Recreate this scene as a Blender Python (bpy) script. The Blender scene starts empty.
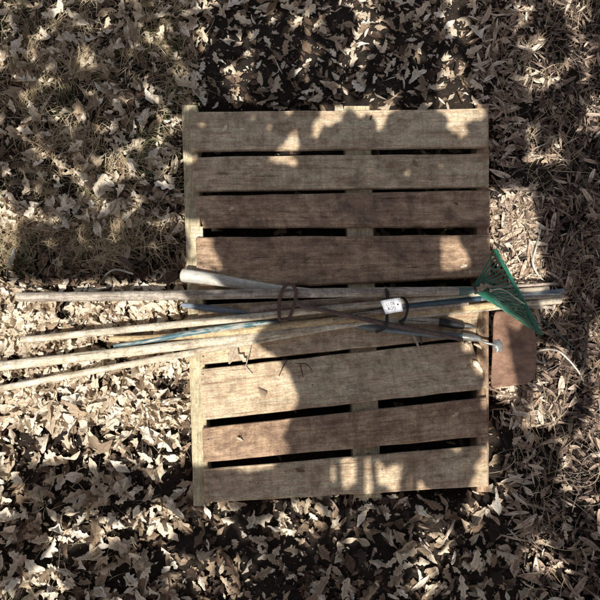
import bpy, math, random
import numpy as np
from mathutils import Vector, noise

R = math.radians
random.seed(11)
rng = np.random.default_rng(11)
scene = bpy.context.scene
COL = scene.collection

# ------------------------------------------------------------------ camera
DECK = 0.125
TILT = R(15); DIST = 2.2
cam_loc = Vector((0, -DIST * math.sin(TILT), DECK + DIST * math.cos(TILT)))
HALF = 1.02 / DIST
cd = bpy.data.cameras.new('camera'); cam = bpy.data.objects.new('camera', cd); COL.objects.link(cam)
cam.location = cam_loc; cam.rotation_euler = (TILT, 0, 0)
cd.sensor_fit = 'HORIZONTAL'; cd.sensor_width = 36; cd.lens = 18 / HALF
cd.clip_start = 0.05; cd.clip_end = 500
scene.camera = cam
_up = Vector((0, math.cos(TILT), math.sin(TILT))); _f = Vector((0, math.sin(TILT), -math.cos(TILT)))

def P(px, py, z=DECK):
    """photo pixel (600 wide) -> point on the horizontal plane at height z"""
    a = (px - 300) / 300 * HALF; b = (300 - py) / 300 * HALF
    d = Vector((a, 0, 0)) + _up * b + _f
    t = (z - cam_loc.z) / d.z
    return cam_loc + d * t

# ------------------------------------------------------------------ light
SUN_EL, SUN_AZ = R(60), R(193)      # azimuth clockwise from +y: the light comes from behind the viewer, a little left
sdir = Vector((math.sin(SUN_AZ) * math.cos(SUN_EL), math.cos(SUN_AZ) * math.cos(SUN_EL), math.sin(SUN_EL)))
w = bpy.data.worlds.new('World'); scene.world = w; w.use_nodes = True
nt = w.node_tree; nt.nodes.clear()
sky = nt.nodes.new('ShaderNodeTexSky'); sky.sky_type = 'NISHITA'; sky.sun_disc = False
sky.sun_elevation = SUN_EL; sky.sun_rotation = SUN_AZ
bg = nt.nodes.new('ShaderNodeBackground'); bg.inputs[1].default_value = 0.08
wo = nt.nodes.new('ShaderNodeOutputWorld')
tint = nt.nodes.new('ShaderNodeMix'); tint.data_type = 'RGBA'; tint.blend_type = 'MULTIPLY'; tint.inputs[0].default_value = 1
tint.inputs[7].default_value = (1.75, 1.32, .98, 1)      # warms and brightens the sky light, so shade turns less blue
nt.links.new(sky.outputs[0], tint.inputs[6]); nt.links.new(tint.outputs[2], bg.inputs[0]); nt.links.new(bg.outputs[0], wo.inputs[0])
sl = bpy.data.lights.new('sun', 'SUN'); sl.energy = 5.0; sl.angle = R(0.45); sl.color = (1, .95, .86)
so = bpy.data.objects.new('sun', sl); COL.objects.link(so)
so.rotation_euler = sdir.to_track_quat('Z', 'Y').to_euler(); so.location = (0, -4, 6)
scene.view_settings.view_transform = 'Standard'; scene.view_settings.look = 'None'
scene.view_settings.exposure = 0; scene.view_settings.gamma = 1

# ------------------------------------------------------------------ materials
def N(t, kind, **kw):
    n = t.nodes.new(kind)
    for k, v in kw.items():
        if k.startswith('i_'):
            n.inputs[k[2:].replace('_', ' ')].default_value = v
        else: setattr(n, k, v)
    return n
def new_mat(name):
    m = bpy.data.materials.new(name); m.use_nodes = True
    t = m.node_tree; t.nodes.clear()
    o = N(t, 'ShaderNodeOutputMaterial'); b = N(t, 'ShaderNodeBsdfPrincipled')
    t.links.new(b.outputs[0], o.inputs[0])
    return m, t, b
def ramp(t, fac, stops):
    r = N(t, 'ShaderNodeValToRGB'); e = r.color_ramp.elements
    while len(e) < len(stops): e.new(0.5)
    for el, (p, c) in zip(e, stops):
        el.position = p; el.color = (*c, 1)
    t.links.new(fac, r.inputs[0]); return r.outputs[0]
def gcoord(t, scale, off=0.0):
    a = N(t, 'ShaderNodeAttribute', attribute_name='gc')
    m = N(t, 'ShaderNodeMapping'); m.inputs['Scale'].default_value = scale
    m.inputs['Location'].default_value = (off, off * 1.7, off * .6)
    t.links.new(a.outputs['Vector'], m.inputs[0]); return m.outputs[0]
def noise_n(t, vec, scale, detail=5, rough=.6, dist=0):
    n = N(t, 'ShaderNodeTexNoise'); n.inputs['Scale'].default_value = scale
    n.inputs['Detail'].default_value = detail; n.inputs['Roughness'].default_value = rough
    n.inputs['Distortion'].default_value = dist
    t.links.new(vec, n.inputs['Vector']); return n.outputs['Fac']
def mix(t, fac, a, b, mode='MIX'):
    m = N(t, 'ShaderNodeMix', data_type='RGBA', blend_type=mode)
    for sock, v in ((m.inputs[0], fac), (m.inputs[6], a), (m.inputs[7], b)):
        if isinstance(v, (int, float)): sock.default_value = v
        elif isinstance(v, tuple): sock.default_value = (*v, 1)
        else: t.links.new(v, sock)
    return m.outputs[2]
def bump(t, b, h, strength=.5, dist=.002):
    n = N(t, 'ShaderNodeBump'); n.inputs['Strength'].default_value = strength; n.inputs['Distance'].default_value = dist
    t.links.new(h, n.inputs['Height']); t.links.new(n.outputs[0], b.inputs['Normal'])

def wood(name, dark, mid, light, seed=0.0, rough=.8, stain=(.05, .04, .035), stain_amt=.6, grain=1.0, spec=.25, gain=1.62):
    dark, mid, light, stain = [tuple(min(.9, x * gain) for x in c_) for c_ in (dark, mid, light, stain)]
    m, t, b = new_mat(name)
    g = noise_n(t, gcoord(t, (6 * grain, 85 * grain, 85 * grain), seed), 1, 8, .72, .8)
    c = ramp(t, g, [(.3, dark), (.5, mid), (.7, light)])
    fine = noise_n(t, gcoord(t, (60, 320, 320), seed + 3), 1, 4, .7)
    c = mix(t, .6, c, ramp(t, fine, [(.32, (.5, .48, .47)), (.6, (1.08, 1.08, 1.08))]), 'MULTIPLY')
    speck = noise_n(t, gcoord(t, (170, 210, 210), seed + 5), 1, 3, .7)
    c = mix(t, .6, c, ramp(t, speck, [(.34, (.5, .47, .45)), (.5, (1, 1, 1)), (.7, (1.22, 1.2, 1.18))]), 'MULTIPLY')
    big = noise_n(t, gcoord(t, (7, 9, 9), seed + 7), 1, 6, .68, .9)
    f = ramp(t, big, [(.44, (0, 0, 0)), (.66, (stain_amt,) * 3)])
    c = mix(t, f, c, stain)
    saw = noise_n(t, gcoord(t, (75, 6, 6), seed + 13), 1, 4, .6, .5)
    c = mix(t, .35, c, ramp(t, saw, [(.36, (.6, .57, .56)), (.52, (1, 1, 1)), (.7, (1.15, 1.13, 1.1))]), 'MULTIPLY')
    blotch = noise_n(t, gcoord(t, (26, 34, 34), seed + 11), 1, 5, .65)
    c = mix(t, .7, c, ramp(t, blotch, [(.34, (.5, .46, .44)), (.52, (1, 1, 1)), (.7, (1.25, 1.2, 1.14))]), 'MULTIPLY')
    vor = N(t, 'ShaderNodeTexVoronoi'); vor.inputs['Scale'].default_value = 1
    t.links.new(gcoord(t, (2.6, 7.5, 3), seed + 2), vor.inputs['Vector'])
    c = mix(t, ramp(t, vor.outputs['Distance'], [(.05, (.85,) * 3), (.085, (0, 0, 0))]), c, tuple(x * .45 for x in dark))
    crack = noise_n(t, gcoord(t, (3.5, 150, 150), seed + 19), 1, 2, .5)
    cr = ramp(t, crack, [(.27, (.12, .1, .09)), (.305, (1, 1, 1))])
    c = mix(t, .85, c, cr, 'MULTIPLY')
    t.links.new(c, b.inputs['Base Color']); b.inputs['Roughness'].default_value = rough
    b.inputs['Specular IOR Level'].default_value = spec
    hs = N(t, 'ShaderNodeMath', operation='ADD'); t.links.new(g, hs.inputs[0]); t.links.new(speck, hs.inputs[1])
    bump(t, b, hs.outputs[0], .7, .0025)
    return m
def painted(name, col, worn, under, rough=.5, metal=0.0, seed=0.0, lo=.45, hi=.62, sc=(14, 60, 60)):
    m, t, b = new_mat(name)
    n = noise_n(t, gcoord(t, sc, seed), 1, 7, .7, .3)
    f = ramp(t, n, [(lo, (0, 0, 0)), (hi, (worn,) * 3)])
    n2 = noise_n(t, gcoord(t, (60, 90, 90), seed + 4), 1, 4, .6)
    base = mix(t, .7, col, ramp(t, n2, [(.3, (.5, .5, .5)), (.65, (1.1, 1.1, 1.1))]), 'MULTIPLY')
    c = mix(t, f, base, under)
    t.links.new(c, b.inputs['Base Color']); b.inputs['Roughness'].default_value = rough
    b.inputs['Metallic'].default_value = metal
    bump(t, b, n2, .4, .0012)
    return m
def leafmat(name, stops, trans=.25, rough=.65, veins=True):
    m, t, b = new_mat(name)
    a = N(t, 'ShaderNodeAttribute', attribute_name='rnd')
    c = ramp(t, a.outputs['Fac'], stops)
    gv = gcoord(t, (1, 1, 1)); sp = N(t, 'ShaderNodeSeparateXYZ'); t.links.new(gv, sp.inputs[0])
    def mth(op, x, y=0.0, z=None):
        n_ = N(t, 'ShaderNodeMath', operation=op)
        for i_, v_ in enumerate((x, y)):
            if isinstance(v_, (int, float)): n_.inputs[i_].default_value = v_
            else: t.links.new(v_, n_.inputs[i_])
        return n_.outputs[0]
    ay = mth('ABSOLUTE', sp.outputs['Y'])
    n = noise_n(t, gcoord(t, (7, 7, 7)), 1, 6, .7)
    c = mix(t, .85, c, ramp(t, n, [(.32, (.42, .34, .28)), (.47, (.95, .92, .9)), (.56, (1.05, 1.03, 1)), (.7, (1.18, 1.14, 1.1))]), 'MULTIPLY')
    if veins:
        side = mth('COSINE', mth('MULTIPLY', mth('SUBTRACT', sp.outputs['X'], mth('MULTIPLY', ay, .8)), 2 * math.pi * 9))
        c = mix(t, ramp(t, side, [(.86, (0, 0, 0)), (.98, (.45,) * 3)]), c, mix(t, 1.0, c, (1.35, 1.25, 1.1), 'MULTIPLY'))
        c = mix(t, ramp(t, ay, [(.008, (.7,) * 3), (.02, (0, 0, 0))]), c, mix(t, 1.0, c, (.6, .5, .42), 'MULTIPLY'))
    t.links.new(c, b.inputs['Base Color']); b.inputs['Roughness'].default_value = rough
    b.inputs['Specular IOR Level'].default_value = .3
    bump(t, b, n, .5, .002)
    tr = N(t, 'ShaderNodeBsdfTranslucent'); t.links.new(c, tr.inputs[0])
    mx = N(t, 'ShaderNodeMixShader'); mx.inputs[0].default_value = trans
    out = [x for x in t.nodes if x.type == 'OUTPUT_MATERIAL'][0]
    t.links.new(b.outputs[0], mx.inputs[1]); t.links.new(tr.outputs[0], mx.inputs[2]); t.links.new(mx.outputs[0], out.inputs[0])
    return m

M = {}
M['board_a'] = wood('pallet_wood_brown', (.18, .115, .072), (.38, .265, .175), (.50, .375, .27), 1.3, stain=(.12, .075, .055), stain_amt=.8)
M['board_b'] = wood('pallet_wood_grey', (.23, .165, .105), (.45, .35, .24), (.56, .46, .34), 6.1, stain=(.19, .12, .075), stain_amt=.6, gain=1.85)
M['board_c'] = wood('pallet_wood_pale', (.25, .185, .12), (.47, .37, .26), (.57, .475, .355), 9.7, stain=(.2, .135, .085), stain_amt=.6, gain=1.85)
M['stringer'] = wood('pallet_stringer_wood', (.30, .25, .15), (.46, .40, .27), (.6, .53, .39), 3.3, stain=(.2, .17, .1), stain_amt=.4)
M['grey_wood'] = wood('weathered_grey_handle_wood', (.13, .11, .09), (.36, .32, .275), (.58, .53, .46), 2.2, stain=(.14, .105, .08), stain_amt=.5, grain=1.6)
M['pale_wood'] = wood('bleached_handle_wood', (.30, .23, .16), (.60, .51, .40), (.74, .66, .54), 4.7, stain=(.27, .19, .12), stain_amt=.5, grain=1.6)
M['yellow_wood'] = wood('honey_coloured_handle_wood', (.26, .18, .10), (.48, .37, .22), (.62, .51, .33), 8.1, stain=(.32, .23, .14), stain_amt=.5, grain=1.6)
M['brown_wood'] = wood('brown_grey_handle_wood', (.16, .125, .1), (.38, .31, .26), (.56, .49, .42), 5.5, stain=(.1, .075, .06), grain=1.6)
M['white_paint'] = painted('worn_white_paint', (.76, .73, .66), .85, (.42, .40, .36), .6, seed=2, lo=.46, hi=.66, sc=(9, 50, 50))
M['blue_paint'] = painted('worn_blue_grey_paint', (.17, .23, .31), .75, (.42, .42, .4), .5, seed=5)
M['teal_paint'] = painted('chipped_teal_paint', (.06, .16, .19), .9, (.5, .48, .43), .5, seed=8, lo=.46, hi=.58)
M['navy_paint'] = painted('dark_blue_paint', (.025, .075, .115), .4, (.12, .14, .15), .45, seed=3)
M['steel_blue'] = painted('blue_grey_metal', (.22, .28, .32), .6, (.2, .17, .15), .45, .35, seed=4)
M['rust'] = painted('rusty_iron', (.13, .085, .075), .8, (.2, .1, .065), .75, .2, seed=6, sc=(60, 60, 60))
M['rod'] = painted('brown_iron_rod', (.15, .1, .09), .6, (.24, .17, .14), .7, .15, seed=9, sc=(50, 60, 60))
M['blade'] = painted('rust_brown_blade_steel', (.42, .25, .17), .95, (.17, .09, .06), .6, .15, seed=7, sc=(13, 22, 22), lo=.42, hi=.66)
M['black'] = painted('black_plastic', (.018, .018, .02), .3, (.06, .055, .055), .5, seed=1)
M['dark_metal'] = painted('dark_metal', (.045, .042, .045), .5, (.12, .09, .08), .5, .4, seed=10)
M['shiny'] = painted('bright_steel', (.6, .62, .6), .7, (.3, .27, .23), .3, .75, seed=12, sc=(40, 60, 60))
M['green'] = painted('green_enamel', (.03, .19, .125), .5, (.16, .29, .2), .24, seed=13, sc=(30, 30, 30), lo=.55, hi=.75)
M['green_socket'] = painted('green_socket_enamel', (.07, .17, .155), .6, (.16, .17, .15), .4, seed=14)
M['paper'] = painted('white_card', (.86, .88, .93), .25, (.74, .76, .82), .7, seed=15, sc=(20, 20, 20))
M['ink'] = painted('black_ink', (.02, .02, .03), .2, (.05, .05, .06), .6)
M['nail'] = painted('galvanised_nail_head', (.5, .5, .5), .8, (.16, .1, .08), .35, .6)
M['pink_wood'] = wood('broken_splinter_wood', (.4, .28, .18), (.62, .5, .38), (.75, .65, .52), 3.9, stain=(.4, .3, .2))
M['stem'] = wood('pale_dry_stem', (.4, .36, .3), (.6, .56, .5), (.75, .72, .66), 3.9, stain=(.4, .34, .26), stain_amt=.3)
M['twig'] = wood('grey_twig_bark', (.08, .065, .055), (.18, .15, .13), (.3, .26, .23), 7.7)
M['leaf'] = leafmat('dry_oak_leaves', [(0, (.05, .034, .028)), (.2, (.17, .115, .08)), (.42, (.46, .36, .26)), (.62, (.78, .69, .55)), (.8, (.9, .82, .68)), (1, (.95, .9, .8))], .12)
M['shred'] = leafmat('shredded_grey_leaves', [(0, (.03, .022, .02)), (.25, (.11, .08, .07)), (.5, (.30, .23, .195)), (.72, (.62, .48, .37)), (1, (.95, .86, .74))], .1)
M['grass'] = leafmat('dry_grass', [(0, (.26, .19, .11)), (.4, (.55, .45, .29)), (.85, (.82, .73, .54)), (.9, (.16, .2, .07)), (1, (.10, .17, .05))], .3, veins=False)
M['crown'] = leafmat('shade_caster_leaves', [(0, (.05, .055, .03)), (1, (.10, .11, .05))], .05)
M['bark'] = wood('tree_bark', (.05, .04, .03), (.12, .1, .085), (.2, .18, .15), 4.4, grain=.3)

def soil():
    m, t, b = new_mat('leaf_strewn_soil')
    tc = N(t, 'ShaderNodeTexCoord')
    n = noise_n(t, tc.outputs['Object'], 9, 8, .65); n2 = noise_n(t, tc.outputs['Object'], 70, 6, .7)
    c = ramp(t, n, [(.3, (.022, .015, .012)), (.55, (.06, .043, .032)), (.75, (.13, .095, .07))])
    c = mix(t, .8, c, ramp(t, n2, [(.35, (.3, .3, .3)), (.65, (1.4, 1.3, 1.2))]), 'MULTIPLY')
    # farther out the ground is matted with old leaves
    vo = N(t, 'ShaderNodeTexVoronoi'); vo.inputs['Scale'].default_value = 26; t.links.new(tc.outputs['Object'], vo.inputs['Vector'])
    sv = N(t, 'ShaderNodeSeparateColor'); t.links.new(vo.outputs['Color'], sv.inputs[0])
    lc = ramp(t, sv.outputs[0], [(0, (.03, .022, .018)), (.35, (.14, .1, .07)), (.7, (.36, .29, .21)), (1, (.55, .47, .36))])
    ln = N(t, 'ShaderNodeVectorMath', operation='LENGTH'); t.links.new(tc.outputs['Object'], ln.inputs[0])
    mr = N(t, 'ShaderNodeMapRange'); mr.inputs[1].default_value = 1.6; mr.inputs[2].default_value = 2.1; t.links.new(ln.outputs['Value'], mr.inputs[0])
    c = mix(t, mr.outputs[0], c, lc)
    t.links.new(c, b.inputs['Base Color']); b.inputs['Roughness'].default_value = .95
    bump(t, b, n2, 1.0, .03)
    return m
M['soil'] = soil()

# ------------------------------------------------------------------ mesh building
class MB:
    def __init__(s): s.v = []; s.f = []; s.g = []; s.r = []; s.n = 0
    def add(s, verts, faces, gc=None, rnd=0.5):
        verts = np.asarray(verts, dtype=float); o = s.n
        s.v.append(verts); s.g.append(np.asarray(gc if gc is not None else verts, dtype=float))
        s.r.append(np.full(len(verts), rnd) if np.isscalar(rnd) else np.asarray(rnd))
        s.f.extend([tuple(i + o for i in f) for f in faces]); s.n += len(verts)
    def build(s, name, mat, parent=None, smooth=True, **props):
        v = np.concatenate(s.v)
        org = np.array(parent_loc(parent)) if parent else v.mean(axis=0)
        me = bpy.data.meshes.new(name); me.from_pydata((v - org).tolist(), [], s.f)
        a = me.attributes.new('gc', 'FLOAT_VECTOR', 'POINT'); a.data.foreach_set('vector', np.concatenate(s.g).ravel())
        a = me.attributes.new('rnd', 'FLOAT', 'POINT'); a.data.foreach_set('value', np.concatenate(s.r))
        me.polygons.foreach_set('use_smooth', [smooth] * len(me.polygons)); me.materials.append(mat); me.update()
        o = bpy.data.objects.new(name, me); COL.objects.link(o)
        if parent: o.parent = parent
        else: o.location = org
        for k, val in props.items():
            if val: o[k] = val
        return o
def parent_loc(p):
    l = Vector(p.location)
    while p.parent: p = p.parent; l += p.location
    return l
def root(name, loc, label, category, group=None):
    o = bpy.data.objects.new(name, None); COL.objects.link(o); o.location = loc; o.empty_display_size = .05
    o['label'] = label; o['category'] = category
    if group: o['group'] = group
    return o

def spline(pts, n):
    """Catmull-Rom through rows (x,y,z,r...)"""
    p = np.asarray(pts, float)
    if len(p) == 2:
        t = np.linspace(0, 1, n)[:, None]; return p[0] * (1 - t) + p[1] * t
    q = np.vstack([2 * p[0] - p[1], p, 2 * p[-1] - p[-2]])
    seg = np.linalg.norm(np.diff(p[:, :3], axis=0), axis=1); cum = np.concatenate([[0], np.cumsum(seg)])
    out = []
    for s in np.linspace(0, cum[-1], n):
        i = min(int(np.searchsorted(cum, s, side='right')) - 1, len(seg) - 1); u = (s - cum[i]) / max(seg[i], 1e-9)
        a, b, c, d = q[i], q[i + 1], q[i + 2], q[i + 3]
        out.append(.5 * (2 * b + (c - a) * u + (2 * a - 5 * b + 4 * c - d) * u * u + (3 * b - a - 3 * c + d) * u ** 3))
    return np.array(out)
def tube(mb, rows, n=40, sides=14, flat=1.0, cap='round', wob=0.0, seed=0, rnd=.5, twist_up=None):
    """rows: (x,y,z,r). flat<1 squashes vertically"""
    p = spline(rows, n); c = p[:, :3]; r = p[:, 3].copy()
    if cap == 'round':
        t0 = c[0] - c[1]; t0 /= np.linalg.norm(t0); t1 = c[-1] - c[-2]; t1 /= np.linalg.norm(t1)
        a, b = [], []
        for ang in (80, 60, 35, 12):
            k = math.cos(R(ang)); s_ = math.sin(R(ang))
            a.append((c[0] + t0 * r[0] * .45 * s_, r[0] * k)); b.append((c[-1] + t1 * r[-1] * .45 * s_, r[-1] * k))
        c = np.vstack([[x[0] for x in a], c, [x[0] for x in b[::-1]]]); r = np.concatenate([[x[1] for x in a], r, [x[1] for x in b[::-1]]])
    m = len(c); tan = np.gradient(c, axis=0); tan /= np.linalg.norm(tan, axis=1)[:, None] + 1e-12
    L = np.concatenate([[0], np.cumsum(np.linalg.norm(np.diff(c, axis=0), axis=1))])
    up = np.array([0, 0, 1.0]) if abs(tan[0][2]) < .9 else np.array([0, 1.0, 0])
    V, G = [], []
    for i in range(m):
        T = tan[i]; side = np.cross(T, up); side /= np.linalg.norm(side) + 1e-12; u2 = np.cross(side, T); up = u2
        for k in range(sides):
            an = 2 * math.pi * k / sides
            rr = r[i] * (1 + wob * noise.noise(Vector((L[i] * 14 + seed * 9.1, math.cos(an) * 1.2, math.sin(an) * 1.2))))
            V.append(c[i] + side * math.cos(an) * rr + u2 * math.sin(an) * rr * flat)
            G.append((L[i] + seed * 3.7, math.cos(an) * r[i] + seed, math.sin(an) * r[i]))
    F = [(i * sides + k, i * sides + (k + 1) % sides, (i + 1) * sides + (k + 1) % sides, (i + 1) * sides + k) for i in range(m - 1) for k in range(sides)]
    F.append(tuple(range(sides - 1, -1, -1))); F.append(tuple((m - 1) * sides + k for k in range(sides)))
    mb.add(V, F, G, rnd)
PX = 0.0034
def px_rows(pts):
    """(px, py, z, radius_in_px)"""
    return [(*P(a, b, z), r * PX) for a, b, z, r in pts]

# ------------------------------------------------------------------ ground
C_PAL = [P(183, 110, 0), P(488, 110, 0), P(496, 492, 0), P(196, 492, 0)]
def smooth(a, b, x):
    t = min(1, max(0, (x - a) / (b - a))); return t * t * (3 - 2 * t)
def inside_pallet(x, y):
    """signed distance-ish: >0 inside footprint"""
    y0, y1 = C_PAL[2].y, C_PAL[0].y
    u = (y - y0) / (y1 - y0)
    xl = C_PAL[3].x + (C_PAL[0].x - C_PAL[3].x) * u; xr = C_PAL[2].x + (C_PAL[1].x - C_PAL[2].x) * u
    return min(x - xl, xr - x, y - y0, y1 - y)
def H(x, y):
    d = inside_pallet(x, y)
    base = .052 + .03 * noise.noise(Vector((x * 2.1, y * 2.1, 3))) + .018 * noise.noise(Vector((x * 7, y * 7, 9)))
    return base * (1 - smooth(-.03, .05, d)) - .003 * smooth(-.03, .05, d)
g = MB(); xs = np.concatenate([np.linspace(-60, -2.6, 14)[:-1], np.linspace(-2.6, 2.6, 150), np.linspace(2.6, 60, 14)[1:]])
nx = len(xs); V = [(x, y, H(x, y)) for y in xs for x in xs]
g.add(V, [(j * nx + i, j * nx + i + 1, (j + 1) * nx + i + 1, (j + 1) * nx + i) for j in range(nx - 1) for i in range(nx - 1)])
o = g.build('ground', M['soil'], kind='structure')
o.location = (0, 0, 0); o.data.transform(__import__('mathutils').Matrix.Translation(Vector(np.concatenate(g.v).mean(axis=0))))

# ------------------------------------------------------------------ leaves
def oak_leaf(lobes=4, narrow=.42, curl=.5, seed=0):
    """unit-length lobed leaf along +x, returns verts, faces (three strips across)"""
    r = random.Random(seed); n = 17; V = []; F = []
    bend = r.uniform(-1, 1) * curl; cup = r.uniform(.4, 1.9) * curl * r.choice((-1, 1, 1)); tw = r.uniform(-.8, .8) * curl
    ph = r.uniform(0, 1); tside = r.choice((-1, 1)); crA, crB = r.uniform(5, 14), r.uniform(0, 6)
    for i in range(n):
        u = i / (n - 1)
        env = math.sin(math.pi * min(1, u * .93 + .05)) ** .7
        lob = .76 + .24 * math.cos((u * lobes + ph) * 2 * math.pi) if .08 < u < .95 else .5
        tear = r.uniform(.35, 1) if r.random() < .18 else 1
        for s in (-1, -.5, 0, .5, 1):
            wdt = (tear if s * tside > 0 else 1) * narrow * .5 * env * (lob if abs(s) == 1 else max(lob, .5))
            wdt *= 1 + .1 * r.uniform(-1, 1)
            y = s * wdt
            z = cup * 1.6 * y * y / max(narrow, .1) + bend * .35 * (u - .5) ** 2 * 2 + tw * y * (u - .5) * 1.6 + .012 * r.uniform(-1, 1) * (abs(s) > .4) + .04 * math.sin(u * 9 + s * 3 + ph * 6) * abs(s) * curl + .02 * math.sin(u * crA + s * 2.3 + crB)
            V.append((u - .5, y, z))
    for i in range(n - 1):
        for k in range(4): F.append((i * 5 + k, i * 5 + k + 1, (i + 1) * 5 + k + 1, (i + 1) * 5 + k))
    return np.array(V), F
def strip_leaf(seed):
    r = random.Random(seed); n = 9; V = []; F = []
    wd = r.uniform(.05, .26); b = r.uniform(-.3, .3); s2 = r.uniform(-.14, .14); tw = r.uniform(-1.3, 1.3)
    for i in range(n):
        u = i / (n - 1); e = math.sin(math.pi * (.06 + .9 * u)) ** .6 * wd
        for s in (-.5, 0, .5):
            a = tw * (u - .5)
            V.append((u - .5, s * e * math.cos(a) + s2 * (u - .5) ** 2 * 2, s * e * math.sin(a) + b * (u - .5) ** 2 * 1.5 + (abs(s) * .5 * e)))
    for i in range(n - 1):
        for k in range(2): F.append((i * 3 + k, i * 3 + k + 1, (i + 1) * 3 + k + 1, (i + 1) * 3 + k))
    return np.array(V), F
OAK = [oak_leaf(random.choice((2, 3, 3, 4)), random.uniform(.38, .66), random.uniform(.4, 1.2), i) for i in range(26)] + \
      [oak_leaf(1, random.uniform(.35, .55), random.uniform(.3, .9), 100 + i) for i in range(12)]
STRIP = [strip_leaf(i) for i in range(24)]
def rotm(ax, ay, az):
    cx, sx, cy, sy, cz, sz = math.cos(ax), math.sin(ax), math.cos(ay), math.sin(ay), math.cos(az), math.sin(az)
    return np.array([[cz, -sz, 0], [sz, cz, 0], [0, 0, 1]]) @ np.array([[cy, 0, sy], [0, 1, 0], [-sy, 0, cy]]) @ np.array([[1, 0, 0], [0, cx, -sx], [0, sx, cx]])
def put_leaf(mb, shape, pos, size, tilt=.35, rnd=None, az=None):
    V, F = shape
    A = rotm(random.gauss(0, tilt), random.gauss(0, tilt), random.uniform(0, 6.283) if az is None else az)
    k = 3.0 * random.randint(0, 60)
    v = V * size @ A.T + np.array(pos)
    # a leaf lies on what is below it, never under the ground
    mb.add(v, F, V + np.array((k, 0, k * 1.3)), random.random() if rnd is None else rnd)
def unproject_px(x, y, z):
    d = Vector((x, y, z)) - cam_loc
    k = d.dot(_f); return 300 + d.x / k / HALF * 300, 300 - d.dot(_up) / k / HALF * 300

X_L = P(192, 300, 0).x; X_R = P(492, 300, 0).x
# --- oak leaf litter (left of the pallet, and around its far and near ends)
lit = MB(); cnt = 0
while cnt < 17500:
    x = random.uniform(-2.1, 1.0) if random.random() < .33 else random.uniform(-1.75, X_L + .02); y = random.uniform(-1.8, 1.9)
    if random.random() < .35: y = random.uniform(-.42, .4)
    d = inside_pallet(x, y)
    if d > .015: continue
    if x > X_R - .1 and random.random() < smooth(.45, .8, x): continue
    px, py = unproject_px(x, y, .06)
    wv = 16 * noise.noise(Vector((x * 6, y * 6, 4))); shade_dk = px < 185 and 232 + wv < py < 287 + wv * .3  # litter in the shaded strip made darker and sparser, shade put into colour
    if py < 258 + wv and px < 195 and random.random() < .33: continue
    if shade_dk and random.random() < .25: continue
    if noise.noise(Vector((x * 13, y * 13, 8))) < -.22 and random.random() < .8: continue
    layer = random.random() * (.45 if shade_dk else 1); size = random.triangular(.022, .105, .045) if random.random() < .6 else random.uniform(.007, .024)
    put_leaf(lit, random.choice(OAK), (x, y, H(x, y) + .004 + .045 * layer * (1 - smooth(-.05, 0, d) * .6)), size, .5, min(1, max(0, random.gauss((.14 if shade_dk else .33) + .45 * layer, .2 if shade_dk else .27))))  # upper leaves also paler, standing in for stronger sun on top
    cnt += 1
for px, py in ((225, 130), (300, 138), (371, 120), (462, 133), (250, 172), (415, 165), (476, 178), (232, 210), (455, 205), (262, 392), (432, 380), (240, 440), (350, 420), (455, 415), (300, 470), (420, 468), (468, 462)):
    q = P(px, py, DECK); put_leaf(lit, random.choice(OAK), (q.x, q.y, DECK + .012), random.uniform(.02, .055), .25, random.uniform(.2, .8))
for i in range(2600):
    x, y = random.uniform(X_L - .15, X_R + .3), random.choice((random.uniform(-1.7, -.62), random.uniform(.6, 1.8)))
    if inside_pallet(x, y) > .01: continue
    put_leaf(lit, random.choice(OAK), (x, y, H(x, y) + random.uniform(.004, .03)), random.triangular(.01, .08, .03), .4, min(1, max(0, random.gauss(.45, .27))))
lit.build('leaf_litter', M['leaf'], smooth=True, kind='stuff')
# --- leaves fallen through on the soil under the pallet
und = MB()
for i in range(700):
    x = random.uniform(X_L - .02, X_R); y = random.uniform(-1.0, .9)
    put_leaf(und, random.choice(OAK), (x, y, H(x, y) + .006), random.uniform(.03, .07), .25, random.uniform(0, .5))
und.build('fallen_leaves_under_slats', M['leaf'], kind='stuff')
# --- shredded leaves on the right
sh = MB(); cnt = 0
while cnt < 21000:
    x = random.uniform(X_R - .02, 1.5) if random.random() < .8 else random.uniform(-.4, 1.9); y = random.uniform(-1.8, 1.9)
    if random.random() < .35: y = random.uniform(-.42, .4)
    if inside_pallet(x, y) > .02: continue
    if x < .55 and random.random() < smooth(.5, -.3, x) : continue
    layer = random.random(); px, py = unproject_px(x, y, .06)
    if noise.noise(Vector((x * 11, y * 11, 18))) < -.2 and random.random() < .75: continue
    pale = .36 if px < 540 else .02  # paler leaves in the sunny band by the pallet, light put into colour
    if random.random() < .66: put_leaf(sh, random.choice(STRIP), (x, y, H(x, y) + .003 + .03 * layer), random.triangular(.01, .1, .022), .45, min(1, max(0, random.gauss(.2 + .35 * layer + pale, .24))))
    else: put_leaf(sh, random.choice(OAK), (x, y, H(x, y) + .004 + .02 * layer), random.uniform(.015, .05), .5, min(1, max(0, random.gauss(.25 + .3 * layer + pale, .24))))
    cnt += 1
sh.build('shredded_leaf_mulch', M['shred'], kind='stuff')
SLATS = [((190, 112), (488, 108), (488, 146), (191, 150)), ((192, 157), (489, 153), (489, 186), (193, 190)), ((193, 196), (490, 190), (490.5, 226), (203, 226.5)), ((195.5, 237), (490, 234.5), (491, 276), (198, 290)), ((198, 305), (482, 290.5), (476, 336), (200, 364)), ((201, 369), (471, 340), (488, 388), (202, 420)), ((202, 428), (487, 397), (488, 436), (203, 462)), ((203, 469), (488, 445), (489, 486), (205, 503))]
def on_slat(px, py, mg=2.5):
    for tl, tr_, br, bl_ in SLATS:
        u = (px - tl[0]) / (tr_[0] - tl[0])
        if .03 < u < .95 and tl[1] + (tr_[1] - tl[1]) * u + mg < py < bl_[1] + (br[1] - bl_[1]) * u - mg: return True
    return False
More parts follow.
